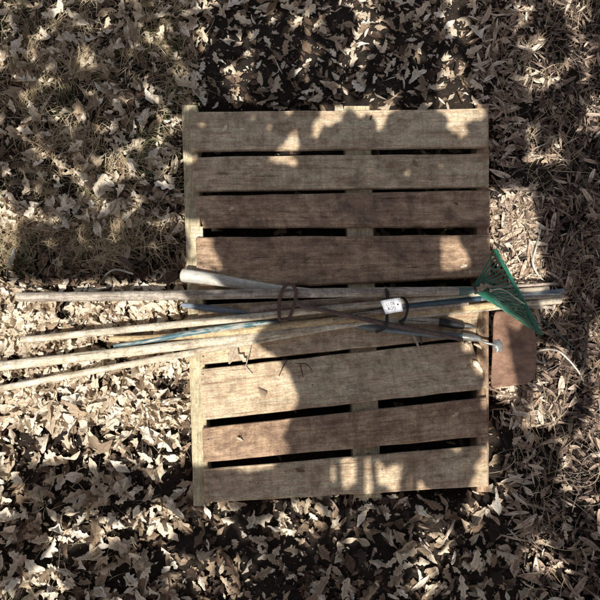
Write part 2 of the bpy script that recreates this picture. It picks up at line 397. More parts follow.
# --- crumbs of leaf and bark over the soil, a few of them on the slats
cr = MB(); QD = np.array(((-.5, -.2, 0), (0, -.35, .08), (.5, 0, 0), (.05, .3, .1), (-.4, .25, -.05)))
def crumb(x, y, z, size, rnd):
    A = rotm(random.gauss(0, .4), random.gauss(0, .4), random.uniform(0, 6.28))
    cr.add((QD * size * (1, random.uniform(.3, 1), 1)) @ A.T + np.array((x, y, z)), [(0, 1, 2, 3, 4)], QD + 3.0 * random.randint(0, 60), rnd)
for i in range(26000):
    x, y = random.uniform(-1.8, 1.8), random.uniform(-1.6, 1.9)
    if inside_pallet(x, y) > .04: continue
    crumb(x, y, H(x, y) + random.uniform(.002, .012), random.triangular(.003, .016, .005), min(1, max(0, random.gauss(.38, .2))))
for i in range(420):
    x, y = random.uniform(X_L + .02, X_R - .02), random.uniform(-.68, .6)
    px, py = unproject_px(x, y, DECK)
    if noise.noise(Vector((x * 5, y * 5, 14))) < -.1: continue
    if not on_slat(px, py): continue
    crumb(x, y, DECK + .0035, random.triangular(.002, .009, .003), random.uniform(.1, .8))
cr.build('leaf_crumbs', M['leaf'], kind='stuff', smooth=False)
# --- small twigs among the litter
tw = MB()
def stick(mb, x, y, L, r, az, z0, curve=.2, sides=5, seed=0, rnd=.5, n=8):
    rows = []; a = az
    px_, py_ = x, y
    for i in range(5):
        rows.append((px_, py_, H(px_, py_) + z0 + .006 * math.sin(i * 1.9 + seed), r * (1 - .12 * i)))
        px_ += math.cos(a) * L / 4; py_ += math.sin(a) * L / 4; a += random.gauss(0, curve)
    tube(mb, rows, n, sides, cap='flat', seed=seed, rnd=rnd)
for i in range(1100):
    right = random.random() < .75
    x = random.uniform(X_R + .02, 1.6) if right else random.uniform(-1.7, X_L - .03); y = random.uniform(-1.6, 1.8)
    stick(tw, x, y, random.uniform(.05, .24), random.uniform(.0006, .0017), random.uniform(0, 6.28), random.uniform(.02, .05), .3, seed=i % 37)
tw.build('small_twigs', M['twig'], kind='stuff')
# --- dry grass, upper left
gr = MB()
def blade(mb, x, y, L, wd, az, arch, rnd, z0=0.0):
    n = 8; V = []; a = az; cx, cy = x, y; dr = random.gauss(0, .16)
    zb = H(x, y) + z0
    for i in range(n):
        u = i / (n - 1); z = zb + arch * math.sin(math.pi * min(1, u * .92)) + .004
        z = max(z, H(cx, cy) + .012)
        sx, sy = -math.sin(a), math.cos(a); ww = wd * (1 - u * .85)
        V += [(cx - sx * ww, cy - sy * ww, z), (cx + sx * ww, cy + sy * ww, z + ww * .6)]
        cx += math.cos(a) * L / n; cy += math.sin(a) * L / n; a += dr
    mb.add(V, [(2 * i, 2 * i + 1, 2 * i + 3, 2 * i + 2) for i in range(n - 1)], None, rnd)
tufts = [(random.uniform(-1.75, X_L - .02), random.uniform(.14, 1.8)) for _ in range(420)]
tufts = [t_ for t_ in tufts if noise.noise(Vector((t_[0] * 9, t_[1] * 9, 3))) > -.05]
for p in ((8, 236), (30, 233), (60, 232), (88, 240), (112, 236), (130, 243), (150, 236), (18, 252), (75, 250), (100, 250), (45, 242)):
    q = P(*p, .06); tufts += [(q.x + random.gauss(0, .02), q.y + random.gauss(0, .015)) for _ in range(2)]
for (x, y) in tufts:
    a0 = random.uniform(0, 6.28); green = random.random() < .12
    for k in range(random.randint(14, 34)):
        rr = random.uniform(.87, 1) if green and random.random() < .7 else random.uniform(.1, .84)
        bx_, by_ = x + random.gauss(0, .03), y + random.gauss(0, .03)
        if inside_pallet(bx_, by_) > -.01: continue
        blade(gr, bx_, by_, random.uniform(.05, .2), random.uniform(.0006, .0016), a0 + random.gauss(0, .8), random.uniform(.01, .05), rr, .01)
for i in range(1100):
    x, y = random.uniform(-1.75, X_L - .04), random.uniform(.1, 1.8)
    if noise.noise(Vector((x * 9, y * 9, 3))) < -.05: continue
    blade(gr, x, y, random.uniform(.04, .15), random.uniform(.0006, .0013), random.uniform(0, 6.28), random.uniform(.005, .02), random.uniform(.1, .84), .02)
for i in range(2600):
    x, y = random.uniform(X_R + .01, 1.55), random.uniform(-1.6, 1.8)
    if noise.noise(Vector((x * 6, y * 6, 31))) < -.15: continue
    blade(gr, x, y, random.uniform(.04, .2), random.uniform(.0005, .0016), random.gauss(1.4, .9) + random.choice((0, math.pi)), random.uniform(.01, .04), random.uniform(.1, .84), .022)
for i in range(1300):
    x, y = random.uniform(-1.75, X_L - .04), random.uniform(-1.6, .1)
    if noise.noise(Vector((x * 7, y * 7, 31))) < .08: continue
    blade(gr, x, y, random.uniform(.04, .14), random.uniform(.0005, .0014), random.uniform(0, 6.28), random.uniform(.01, .035), random.uniform(.1, .95), .03)
gr.build('dry_grass', M['grass'], kind='stuff')

# ------------------------------------------------------------------ pallet
pal = root('wooden_pallet', (*P(340, 300, 0).xy, 0), 'weathered wooden pallet lying in dead leaves under the bundle of tools', 'pallet')
def board(parent, name, quad, ztop, thick, mat, seed, rag=.0011, label=None, nx_=70, ny_=12):
    """quad: px corners TL, TR, BR, BL at height ztop -> slab with worn, slightly uneven edges"""
    q = [np.array(P(a, b, ztop)) for a, b in quad]
    mb = MB(); V = []; G = []
    L = np.linalg.norm(q[1] - q[0]); Wd = np.linalg.norm(q[3] - q[0])
    def pt(u, v):
        p = (q[0] * (1 - u) + q[1] * u) * (1 - v) + (q[3] * (1 - u) + q[2] * u) * v
        e = rag * 2.2
        p = p.copy()
        p[1] += e * noise.noise(Vector((u * L * 9 + seed, seed * 2.3, 0))) * (1 - min(1, v * 6)) - e * noise.noise(Vector((u * L * 11 + seed, seed * 1.3, 5))) * (1 - min(1, (1 - v) * 6))
        p[0] += e * 1.3 * noise.noise(Vector((v * Wd * 60 + seed, 1.7, seed))) * ((u < .02) or (u > .98))
        return p
    bev = .003
    us = [0, bev / L] + list(np.linspace(.01, .99, nx_)) + [1 - bev / L, 1]; vs = [0, bev / Wd] + list(np.linspace(.05, .95, ny_)) + [1 - bev / Wd, 1]
    nu, nv = len(us), len(vs)
    for side in (0, 1):
        for j, v in enumerate(vs):
            for i, u in enumerate(us):
                p = pt(u, v); edge = i in (0, nu - 1) or j in (0, nv - 1)
                z = ztop - (bev if edge else 0) + .0014 * noise.noise(Vector((u * L * 3, v * Wd * 14, seed))) + .004 * noise.noise(Vector((u * 2.1, v * .5, seed * 3.1)))
                if side: z = ztop - thick
                V.append((p[0], p[1], z)); G.append((u * L + seed * 2.1, v * Wd + seed * .77, z - ztop))
    n = nu * nv; F = []
    for j in range(nv - 1):
        for i in range(nu - 1):
            a = j * nu + i; F.append((a, a + nu, a + nu + 1, a + 1)); F.append((n + a, n + a + 1, n + a + nu + 1, n + a + nu))
    for i in range(nu - 1):
        F.append((i, i + 1, n + i + 1, n + i)); a = (nv - 1) * nu + i; F.append((a + 1, a, n + a, n + a + 1))
    for j in range(nv - 1):
        a = j * nu; F.append((a + nu, a, n + a, n + a + nu)); a = j * nu + nu - 1; F.append((a, a + nu, n + a + nu, n + a))
    mb.add(V, F, G)
    return mb.build(name, mat, parent, smooth=False, label=label)
def nail(parent, px, py, z=DECK, r=.003):
    c = P(px, py, z); mb = MB(); V = [(c.x, c.y, c.z + .0035)]
    for k in range(12): V.append((c.x + r * math.cos(k * math.pi / 6), c.y + r * math.sin(k * math.pi / 6), c.z + .0028))
    for k in range(12): V.append((c.x + r * math.cos(k * math.pi / 6), c.y + r * math.sin(k * math.pi / 6), c.z - .002))
    mb.add(V, [(0, 1 + k, 1 + (k + 1) % 12) for k in range(12)] + [(1 + k, 13 + k, 13 + (k + 1) % 12, 1 + (k + 1) % 12) for k in range(12)])
    return mb.build('nail', M['nail'], parent)
deck = [
    ([(190, 112), (488, 108), (488, 146), (191, 150)], 'board_c', []),
    ([(192, 157), (489, 153), (489, 186), (193, 190)], 'board_b', [(197, 172)]),
    ([(193, 196), (490, 190), (490.5, 226), (203, 226.5)], 'board_a', [(206, 215), (366, 210), (366, 222)]),
    ([(195.5, 237), (490, 234.5), (491, 276), (198, 290)], 'board_a', [(203.8, 267), (370, 261), (433, 251), (202, 249.5), (356, 270)]),
    ([(198, 305), (482, 290.5), (476, 336), (200, 364)], 'board_b', [(285, 339), (203, 345), (203, 357)]),
    ([(201, 369), (471, 340), (488, 388), (202, 420)], 'board_c', [(203, 375), (392, 372), (470, 344), (468, 366)]),
    ([(202, 428), (487, 397), (488, 436), (203, 462)], 'board_a', [(208, 440), (380, 425)]),
    ([(203, 469), (488, 445), (489, 486), (205, 503)], 'board_b', [(209, 485), (382, 470)]),
]
for i, (q, m_, nails) in enumerate(deck):
    b = board(pal, 'deck_board', q, DECK, .018, M[m_], 3.1 * i + 1)
    for nx__, ny__ in nails: nail(b, nx__, ny__)
ZS = DECK - .0205
for q in ([(181.5, 105), (197, 105), (209, 506), (193.5, 506)], [(344, 106), (370, 106), (381, 498), (354, 498)], [(477, 104), (489, 104), (489, 492), (477, 492)]):
    # each stringer stands on edge; corners listed so that the grain runs along it
    qq = [q[0], q[3], q[2], q[1]]
    L_ = [np.array(P(a, b, ZS)) for a, b in qq]
    mb = MB(); n_ = 60; V = []; G = []
    for k in range(n_ + 1):
        u = k / n_; a = L_[0] * (1 - u) + L_[1] * u; b_ = L_[3] * (1 - u) + L_[2] * u
        jx = .0015 * noise.noise(Vector((u * 20, q[0][0], 0)))
        for (p, dz, off) in ((a, -.088, 0), (a, -.003, 0), (a, 0, .003), (b_, 0, -.003), (b_, -.003, 0), (b_, -.088, 0)):
            V.append((p[0] + off + jx, p[1], ZS + dz + (.001 * noise.noise(Vector((u * 30, q[0][0], 4)))))); G.append((u * 1.2 + q[0][0] * .01, p[0], dz))
    F = [(k * 6 + j, k * 6 + (j + 1) % 6, (k + 1) * 6 + (j + 1) % 6, (k + 1) * 6 + j) for k in range(n_) for j in range(6)] + [tuple(range(5, -1, -1)), tuple(n_ * 6 + j for j in range(6))]
    mb.add(V, F, G); mb.build('stringer', M['board_a' if q[0][0] > 400 else 'stringer'], pal, smooth=False)
# short repair block nailed beside the left stringer in the upper gap
bk = board(pal, 'repair_block', [(190.5, 226), (202.5, 226), (203, 240), (191.5, 240)], DECK - .019, .03, M['pink_wood'], 40, nx_=8, ny_=6)
bk.location.z -= .0015

# ------------------------------------------------------------------ tool handles
TOOLG = 'long handled tools bundled on the pallet'
def tool(name, label, pts, mat, cat='tool handle', seed=0, n=90, wob=.06, flat=1.0, part='handle', sides=16):
    rows = px_rows(pts)
    rt = root(name, rows[0][:3], label, cat, TOOLG)
    mb = MB(); tube(mb, rows, n, sides, flat, wob=wob, seed=seed); mb.build(part, M[mat], rt)
    return rt
def part_tube(rt, name, pts, mat, n=16, sides=14, flat=1.0, wob=.03, cap='round', seed=0, label=None):
    mb = MB(); tube(mb, px_rows(pts), n, sides, flat, cap, wob, seed); return mb.build(name, M[mat], rt, label=label)

# leaf rake (top handle)
rake = tool('leaf_rake', 'green fan leaf rake on a thick weathered grey handle along the top of the bundle', [(18, 297, .125, 4.7), (120, 296, .15, 4.9), (285, 293.5, .190, 4.7), (390, 292, .193, 4.6), (462, 291, .19, 4.2)], 'grey_wood', 'leaf rake', 1)
part_tube(rake, 'socket', [(459, 291, .19, 4.6), (466, 290.5, .19, 4.2), (474, 289.5, .189, 3.2)], 'green_socket', 10)
part_tube(rake, 'clamp', [(473, 284.5, .188, 1.5), (474.5, 289, .196, 1.7), (476, 293.5, .188, 1.5)], 'dark_metal', 10)
part_tube(rake, 'spring', [(475, 289.2, .192, 2.6), (482, 288.5, .19, 3.0), (489, 288.3, .184, 2.6)], 'rust', 20, wob=.5, seed=4)
bar0, bar1 = (495.5, 251), (540, 333.5)
NT = 19
for k in range(NT):
    u = k / (NT - 1)
    ex, ey = bar0[0] + (bar1[0] - bar0[0]) * u, bar0[1] + (bar1[1] - bar0[1]) * u
    ox, oy = 474 + 3 * u, 285.5 + 7.5 * u
    zt = .165 + .012 * math.sin(u * 3.14)
    rows = px_rows([(ox, oy, .19, .5), (ox + (ex - ox) * .5, oy + (ey - oy) * .5, .192 + .006 * math.sin(u * 3.14) + .002 * (k % 3), .62), (ex - .6, ey - .2, zt, .72 if k < 9 else .95), (ex + 3.0, ey + .4, zt - .012, .75), (ex + 3.2, ey + .8, zt - .035, .5)])
    mb = MB(); tube(mb, rows, 18, 6, .45, 'flat', seed=k); mb.build('tine', M['green'], rake)
part_tube(rake, 'crossbar', [(495, 249.5, .174, 1.5), (508, 273, .183, 1.9), (522, 299, .185, 2.0), (533, 320, .178, 1.9), (540.5, 334, .17, 1.5)], 'green', 30, flat=.4)
part_tube(rake, 'brace', [(484, 275, .196, .8), (490, 286, .2, .9), (494, 302, .196, .8)], 'green', 14, 8)

# white painted pipe-like handle under it
t2 = tool('painted_pole', 'thick white painted handle end sticking out left beneath the grey rake handle', [(183, 275.2, .152, 6.6), (204, 278, .150, 6.3), (240, 283.5, .147, 5.2), (275, 288.5, .143, 4.0), (310, 291.5, .14, 3.2)], 'white_paint', seed=2, wob=.03, sides=20)
# bleached handles reaching left
tool('wooden_pole', 'long bleached handle second from the top at the left, its tip on the leaves', [(22, 340, .128, 3.4), (110, 331.2, .145, 3.6), (240, 318.2, .168, 3.7), (350, 306.6, .172, 3.3), (460, 296.5, .165, 3.0), (548, 288.6, .14, 2.6)], 'pale_wood', seed=3)
tool('wooden_pole', 'bleached handle whose tip starts just below the second long handle', [(110, 339, .135, 2.6), (160, 337.5, .143, 3.2), (240, 331.8, .15, 3.6), (300, 324.2, .152, 3.7), (420, 312, .150, 3.7), (494, 305.5, .145, 3.6)], 'yellow_wood', seed=4)
tool('wooden_pole', 'long bleached handle running out at the left edge of the photo', [(-25, 369, .12, 4.8), (70, 358.3, .136, 4.8), (160, 348, .145, 4.8), (240, 338, .146, 4.4), (330, 327, .142, 3.6), (430, 314.5, .141, 3.0), (530, 303.5, .13, 3.0), (560, 300.5, .122, 3.4)], 'pale_wood', seed=5)
tool('wooden_pole', 'lowest bleached handle, slanting most steeply up to the right', [(-15, 391.5, .115, 3.2), (80, 373.5, .135, 3.2), (160, 358.8, .143, 3.2), (240, 344, .143, 3.0), (310, 331.5, .139, 2.7), (368, 321, .137, 2.4)], 'pale_wood', seed=6)
tool('wooden_pole', 'brown grey handle just under the thick rake handle, ending below the rake head', [(252, 310.5, .15, 4.0), (300, 305, .155, 3.6), (395, 298.6, .158, 3.0), (476, 294, .158, 2.6)], 'brown_wood', seed=7)
# blue end
tool('blue_stick', 'short blue grey tapered stick with worn paint at the left edge of the pallet', [(182.5, 305, .14, 2.4), (200, 307.3, .143, 3.2), (228, 311, .145, 3.1), (251, 313.5, .143, 1.3)], 'blue_paint', seed=8, wob=.15)
tl = tool('teal_pole', 'long thin teal painted handle running through the middle of the bundle', [(114, 346, .14, 1.6), (150, 340.5, .145, 2.4), (192, 333, .153, 3.2), (240, 325.8, .156, 2.9), (266, 323.2, .150, 2.6), (300, 321.5, .138, 2.2), (350, 315.5, .138, 2.2), (382, 309.5, .150, 2.2), (400, 306.3, .166, 2.2), (470, 299.5, .168, 2.3), (520, 295.5, .15, 2.3)], 'teal_paint', seed=9)
part_tube(tl, 'sleeve', [(406, 305.6, .1675, 2.6), (440, 302.4, .1688, 2.7), (480, 298.7, .167, 2.6)], 'navy_paint', 16, seed=3)
part_tube(tl, 'tip', [(519, 295.6, .150, 2.7), (540, 293.5, .142, 2.8), (563, 291, .13, 2.5)], 'blue_paint', 16, seed=5)
tool('grey_stick', 'thin grey stick whose pale end pokes out lowest beyond the rake head', [(488, 299.5, .15, 2.0), (530, 297.3, .138, 2.2), (563, 296, .122, 1.7)], 'grey_wood', seed=10)
tool('grey_stick', 'short brown stick end level with the rake handle beyond the rake bar', [(484, 288, .172, 1.3), (525, 285.2, .155, 1.6), (557, 283.8, .13, 1.3)], 'brown_wood', seed=14)
tool('thin_rod', 'thin bare metal rod end between the blue tip and the pale pole ends', [(495, 297, .172, .9), (530, 294.6, .158, 1.0), (560, 294.2, .142, .9)], 'shiny', seed=15)
tool('grey_stick', 'split greyish stick lowest among the tips, nearest the tangle of litter', [(496, 306, .145, 1.5), (530, 306.3, .13, 1.9), (553, 307.5, .115, 1.3)], 'grey_wood', seed=16, wob=.3)
tool('brown_pole', 'slim brown pole squeezed between the bleached and the yellowish poles at mid bundle', [(305, 327.5, .148, 1.6), (360, 314.5, .165, 2.2), (420, 308.5, .162, 2.2), (468, 303.5, .158, 1.8)], 'brown_wood', seed=17)
# handle with black fittings
t13 = tool('short_tool', 'grey handled tool with a black sleeve and a bright steel tip right of the card', [(324, 320.5, .146, 3.3), (370, 318.3, .143, 3.3), (408, 320.3, .142, 3.3), (443, 322.3, .142, 3.2)], 'grey_wood', 'garden tool', 11)
part_tube(t13, 'end_cap', [(296, 323, .146, 2.2), (312, 321.5, .146, 2.8), (327, 320.4, .146, 3.9)], 'black', 12, cap='flat', seed=2)
part_tube(t13, 'sleeve', [(440, 322, .143, 4.2), (452, 324, .143, 4.2), (463, 326, .142, 3.4)], 'black', 12, seed=3)
part_tube(t13, 'steel_tip', [(462, 325.8, .143, 2.0), (469, 326.6, .142, 1.7), (476, 327.8, .14, .6)], 'shiny', 10)
# hoe
hoe = tool('garden_hoe', 'hoe with a broad rust brown blade hanging over the right end of the pallet', [(350, 325.5, .139, 1.6), (372, 328, .140, 3.2), (420, 333.2, .142, 3.3), (466, 337.5, .146, 3.4)], 'steel_blue', 'hoe', 12)
part_tube(hoe, 'ferrule', [(462, 336.5, .147, 3.9), (470, 337.4, .147, 3.8), (479.5, 339, .146, 2.6)], 'shiny', 10, seed=7)
part_tube(hoe, 'neck', [(478, 339, .146, 1.6), (484, 342.2, .152, 1.2), (491, 344, .154, 1.3), (498, 345.5, .149, 1.7)], 'shiny', 12, 10)
def blade_mesh():
    mb = MB(); nu, nv = 26, 34; V = []; G = []
    for side in (0, 1):
        for j in range(nv + 1):
            v = j / nv
            for i in range(nu + 1):
                u = i / nu
                xl = 493.5 - 3.2 * v + .6 * math.sin(v * 3.1); e_ = abs(2 * v - 1); xr = 537 - 2.5 * e_ - 6 * e_ ** 9 + .5 * noise.noise(Vector((v * 9, 3, 1))); xl += 2.5 * e_ ** 12
                yt, yb = 311.5 + 10 * u * u - 1.5 * math.sin(u * 3.1), 388 - 4 * u
                # rounded outer corners
                cr = .12; du = max(0, u - (1 - cr)) / cr; shrink = 1 - .05 * du * du
                py = yt + (yb - yt) * (.5 + (v - .5) * shrink); px = xl + (xr - xl) * u
                z = .147 - .020 * u - .012 * u * u + .012 * math.sin(min(1, u / .55) * math.pi) * .6 - .004 * math.sin(v * math.pi) + .0012 * noise.noise(Vector((u * 5, v * 5, 1)))
                p = P(px, py, z); V.append((p.x, p.y, p.z - side * .003)); G.append((u * .15, v * .25, side * .003))
    n = (nu + 1) * (nv + 1); F = []
    for j in range(nv):
        for i in range(nu):
            a = j * (nu + 1) + i; F.append((a, a + nu + 1, a + nu + 2, a + 1)); F.append((n + a, n + a + 1, n + a + nu + 2, n + a + nu + 1))
    for i in range(nu): F.append((i, i + 1, n + i + 1, n + i)); a = nv * (nu + 1) + i; F.append((a + 1, a, n + a, n + a + 1))
    for j in range(nv): a = j * (nu + 1); F.append((a + nu + 1, a, n + a, n + a + nu + 1)); a += nu; F.append((a, a + nu + 1, n + a + nu + 1, n + a))
    mb.add(V, F, G); return mb
bl = blade_mesh().build('blade', M['blade'], hoe)
mb = MB(); c = P(498.5, 345.5, .1525); V = [(c.x, c.y, c.z + .002)]
for r_, dz in ((.006, .0018), (.012, .0002), (.0165, -.005)):
    for k in range(20): rr = r_ * (1 + .12 * math.sin(k * 1.9)); V.append((c.x + rr * math.cos(k * math.pi / 10), c.y + 1.3 * rr * math.sin(k * math.pi / 10), c.z + dz))
F = [(0, 1 + k, 1 + (k + 1) % 20) for k in range(20)] + [(1 + 20 * a + k, 21 + 20 * a + k, 21 + 20 * a + (k + 1) % 20, 1 + 20 * a + (k + 1) % 20) for a in (0, 1) for k in range(20)]
mb.add(V, F); mb.build('weld_boss', M['shiny'], bl)

# rusty hook with its shank
hook = root('iron_hook', P(288, 310, .18), 'rusty iron loop hook around the bundle with a long brown shank running down right', 'hook', TOOLG)
part_tube(hook, 'loop', [(279.5, 319.5, .190, 1.7), (278.8, 310, .200, 1.7), (280, 298, .206, 1.7), (283, 289, .216, 1.8), (288, 284.3, .218, 1.8), (293.5, 286, .217, 1.8), (296.2, 292, .214, 1.8), (295.2, 300, .205, 1.7), (293, 308, .198, 1.7), (289.5, 317.5, .190, 1.6), (285, 320.3, .188, 1.6), (279.5, 319.5, .190, 1.6)], 'rust', 60, 12, wob=.12)
part_tube(hook, 'shank', [(296, 300.5, .207, 1.9), (300, 304.5, .204, 2.2), (308, 307.8, .2, 2.2), (322, 310, .195, 2.2), (350, 316, .186, 2.4), (385, 323.5, .178, 2.5), (430, 332.5, .168, 2.4), (462, 339.5, .155, 2.1)], 'rod', 50, 12, wob=.06)

# two small prongs of a cultivator
cul = root('hand_cultivator', P(410, 331, .14), 'small two pronged grey cultivator poking out below the handles right of the card', 'cultivator', TOOLG)
part_tube(cul, 'prong', [(411, 330, .14, 1.6), (414, 336, .142, 1.6), (417, 343, .138, 1.4), (419, 348.5, .13, .8)], 'grey_wood', 12, 8)
part_tube(cul, 'prong', [(416, 331, .14, 1.5), (420.5, 336.5, .14, 1.5), (421.5, 343.5, .133, .9)], 'rust', 12, 8)
part_tube(cul, 'spike', [(397.5, 325, .155, .5), (398, 329, .152, .5), (397.8, 334, .136, .35)], 'dark_metal', 8, 6)

# ------------------------------------------------------------------ ties and the card
def strap(name, label, pts, mat='black', w_=1.4):
    mb = MB(); tube(mb, px_rows([(a, b, z, w_ * k) for a, b, z, k in pts]), 70, 8, .45, wob=.05)
    return mb.build(name, M[mat], label=label, category='cable tie', group='black ties holding the bundle')
strap('cable_tie', 'black tie left of the two, passing under the white card with a loose tail', [
    (385, 286.5, .17, 1), (385.8, 288.5, .200, 1.2), (387, 291.5, .212, 1.4), (387.5, 296, .211, 1.4), (387, 300, .203, 1.1), (386.5, 308, .192, 1), (387, 315, .192, 1.1), (387, 320, .192, 1.3), (386, 326, .186, 1.3), (382.5, 329.5, .17, 1.2), (376, 332.5, .146, .9)])
strap('cable_tie', 'black tie right of the card, curling around the dark blue sleeve', [
    (401, 296.5, .178, .9), (405, 299.5, .181, 1), (407.2, 304, .182, 1), (407.5, 310, .182, .9), (406, 316, .172, .9), (403, 320.5, .166, 1.2), (399.5, 322, .178, 1.1), (403.5, 324.3, .176, 1)], w_=1.3)
card = root('price_card', P(391, 306, .214), 'small white card with handwritten black lot numbers tied onto the bundle', 'card')
CQ = [np.array(P(380.2, 300.8, .2165)), np.array(P(400.2, 297.6, .222)), np.array(P(403.2, 311.2, .215)), np.array(P(385.6, 314.3, .209))]
def cq(u, v, dz=0.0):
    p = (CQ[0] * (1 - u) + CQ[1] * u) * (1 - v) + (CQ[3] * (1 - u) + CQ[2] * u) * v
    p = p.copy(); p[2] += dz + .0022 * math.sin(u * 3.14) + .001 * math.sin(v * 4 + u * 2); return p
mb = MB(); V = [cq(i / 12, j / 10, -s * .0006) for s in (0, 1) for j in range(11) for i in range(13)]; n = 143
F = []
for j in range(10):
    for i in range(12): a = j * 13 + i; F += [(a, a + 13, a + 14, a + 1), (n + a, n + a + 1, n + a + 14, n + a + 13)]
mb.add(V, F); mb.build('paper', M['paper'], card)
def strokes(chars):
    mb = MB()
    for ln in chars:
        rows = [(*cq(u, v, .0007), .00085) for u, v in ln]
        tube(mb, rows, max(4, 5 * len(rows)) if len(rows) > 2 else 5, 5, .35, 'flat')
    return mb
def glyph(ch, u0, v0, w_, h_):
    G_ = {'L': [[(.1, 0), (.12, 1), (.8, .98)]],
          '1': [[(.5, 0), (.5, 1)]],
          '0': [[(.5, 0), (.1, .3), (.12, .75), (.5, 1), (.88, .7), (.86, .25), (.5, 0)]],
          '8': [[(.8, .12), (.45, 0), (.15, .2), (.45, .48), (.85, .75), (.5, 1), (.12, .78), (.5, .48), (.82, .22), (.8, .12)]],
          '5': [[(.9, 0), (.2, .02), (.15, .42), (.6, .42), (.9, .7), (.55, 1), (.05, .9)]],
          '#': [[(.3, 0), (.2, 1)], [(.75, 0), (.65, 1)], [(0, .33), (1, .28)], [(0, .7), (1, .66)]]}
    return [[(u0 + x * w_ + .02 * y, v0 + y * h_ - x * .02) for x, y in s] for s in G_[ch]]
S = []
for i, ch in enumerate('LL08'): S += glyph(ch, .2 + i * .115, .27 - i * .005, .09, .2)
for i, ch in enumerate('#05'): S += glyph(ch, .2 + i * .155, .55, .125, .23)
strokes(S).build('handwriting', M['ink'], card)
mb = MB(); c = cq(.8, .46, .0007); mb.add([c] + [c + np.array((.0032 * math.cos(k * .5236), .0032 * math.sin(k * .5236), 0)) for k in range(12)], [(0, 1 + k, 1 + (k + 1) % 12) for k in range(12)])
mb.build('punch_hole', M['ink'], card)

# ------------------------------------------------------------------ single leaves, stems, sticks one can point at
def one_leaf(px, py, z, size, az, rnd, label, shape=3, tilt=.2, mat='leaf'):
    mb = MB(); put_leaf(mb, OAK[shape], P(px, py, z), size, tilt, rnd, az)
    mb.build('dead_leaf', M[mat], label=label, category='leaf')
one_leaf(233, 354, .146, .07, 1.2, .5, 'curled tan dead leaf lying on the lit slat beside the lower gap', 27, .35)
one_leaf(242, 358, .140, .04, 2.4, .62, 'small pale leaf scrap right beside the curled tan leaf on the slat', 5, .3)
one_leaf(168, 279, .105, .085, .4, .12, 'broad dark brown leaf in the shade left of the white handle', 30, .12)
one_leaf(14, 279, .105, .036, .1, .7, 'small orange tan leaf left of the rake handle tip', 32, .12)
one_leaf(593, 259, .10, .05, 2.0, .35, 'rounded grey brown leaf near the right edge of the photo', 33, .12, 'shred')
one_leaf(464, 266, DECK + .008, .028, 0.3, .8, 'pale leaf scrap at the lower edge of the sunny patch on the slat', 9, .2)
one_leaf(470, 272, DECK + .006, .018, 1.3, .8, 'tiniest leaf scrap on the slat beside the rake fan', 12, .2)
one_leaf(484, 287.5, .207, .055, .2, .45, 'crumpled pinkish leaf caught on top of the rake socket', 7, .5)
one_leaf(491, 290, .205, .026, 1.1, .95, 'white leaf scrap caught between the rake tines', 14, .5)
one_leaf(478, 366, DECK + .010, .05, -.9, .85, 'pale leaf on the slat end beside the hoe blade', 29, .2)
one_leaf(550, 300, .12, .07, .05, .72, 'long pale leaf lying beyond the tips of the handles', 34, .12)
one_leaf(125, 262, .11, .06, -.5, .3, 'bluish grey leaf in the shaded litter above the rake handle', 28, .15, 'shred')
def one_stem(name, label, cat, pts, mat, n=40, sides=8, wob=.1):
    mb = MB(); tube(mb, px_rows(pts), n, sides, wob=wob, cap='round'); return mb.build(name, M[mat], label=label, category=cat)
one_stem('dry_weed', 'white curved dry stem on the leaves right of the hoe blade', 'stem', [(535, 352, .09, .6), (546, 349.5, .105, .9), (558, 351, .11, 1.0), (568, 359, .108, .9), (578, 371, .10, .8), (584, 382, .09, .6)], 'stem')
one_stem('dry_weed', 'short pale stem hooked under the white curved one', 'stem', [(535, 355, .09, .5), (538, 361, .10, .8), (545, 363.5, .095, .6)], 'stem')
one_stem('twig', 'long grey bent twig crossing the shaded leaves at the right', 'twig', [(572, 286, .095, .6), (580, 300, .11, .8), (588, 318, .112, .9), (587, 340, .11, .9), (585, 358, .11, .9), (581, 376, .10, .8)], 'twig')
one_stem('twig', 'straight brown twig leaning up beyond the handle tips', 'twig', [(558, 286, .12, 1.0), (561, 272, .13, .8), (566, 258, .12, .7), (579, 243, .11, .6)], 'twig')
one_stem('twig', 'pale curved twig in the sunny band above the rake', 'twig', [(541, 228, .10, .9), (536, 248, .11, 1.0), (533, 262, .11, 1.2), (537, 273, .105, 1.0), (544, 281, .10, .6)], 'stem')
one_stem('dry_stick', 'short broken pale stick near the upper left corner', 'stick', [(14.5, 249, .10, 1.4), (12, 258, .11, 2.2), (9, 265, .11, 2.2)], 'stem')
one_stem('dry_stick', 'long white stick lying in shade just above the rake handle', 'stick', [(104, 276, .105, .7), (112, 270.5, .11, 1.1), (120, 270, .11, 1.2), (133, 274, .105, .8)], 'stem')
one_stem('dry_stick', 'flat pale stick touching the upper edge of the rake handle', 'stick', [(88, 290, .10, 1.2), (96, 289.5, .105, 1.6), (106, 287.5, .10, 1.2)], 'stem')
one_stem('grass_stem', 'thin bent straw hanging across the lower gap beside the tan leaf', 'straw', [(251, 343, .134, .4), (249.5, 352, .142, .45), (247, 362, .142, .45), (246, 367, .135, .4), (252, 374, .132, .35)], 'stem')
one_stem('grass_stem', 'white wire thin stem draped over the rake tines', 'straw', [(492, 290, .212, .55), (501, 289, .214, .6), (509, 293, .21, .55), (517, 299, .205, .5), (525, 304, .2, .45)], 'stem')
one_stem('twig', 'dark twig slanting down from the lower gap left of the forked one', 'twig', [(287, 360, .132, .5), (283, 367, .136, .6), (279, 376, .134, .5)], 'rust')
fk = root('forked_twig', P(300, 364, DECK), 'dark forked twig lying on the lower slat', 'twig')
part_tube(fk, 'stem', [(300.5, 364, .134, .55), (301.5, 370, .136, .6), (303, 377, .133, .5)], 'rust', 12, 6)
part_tube(fk, 'branch', [(295, 363, .132, .4), (301, 363.5, .136, .6), (307, 364.5, .138, .5), (312, 370, .133, .4)], 'rust', 16, 6)
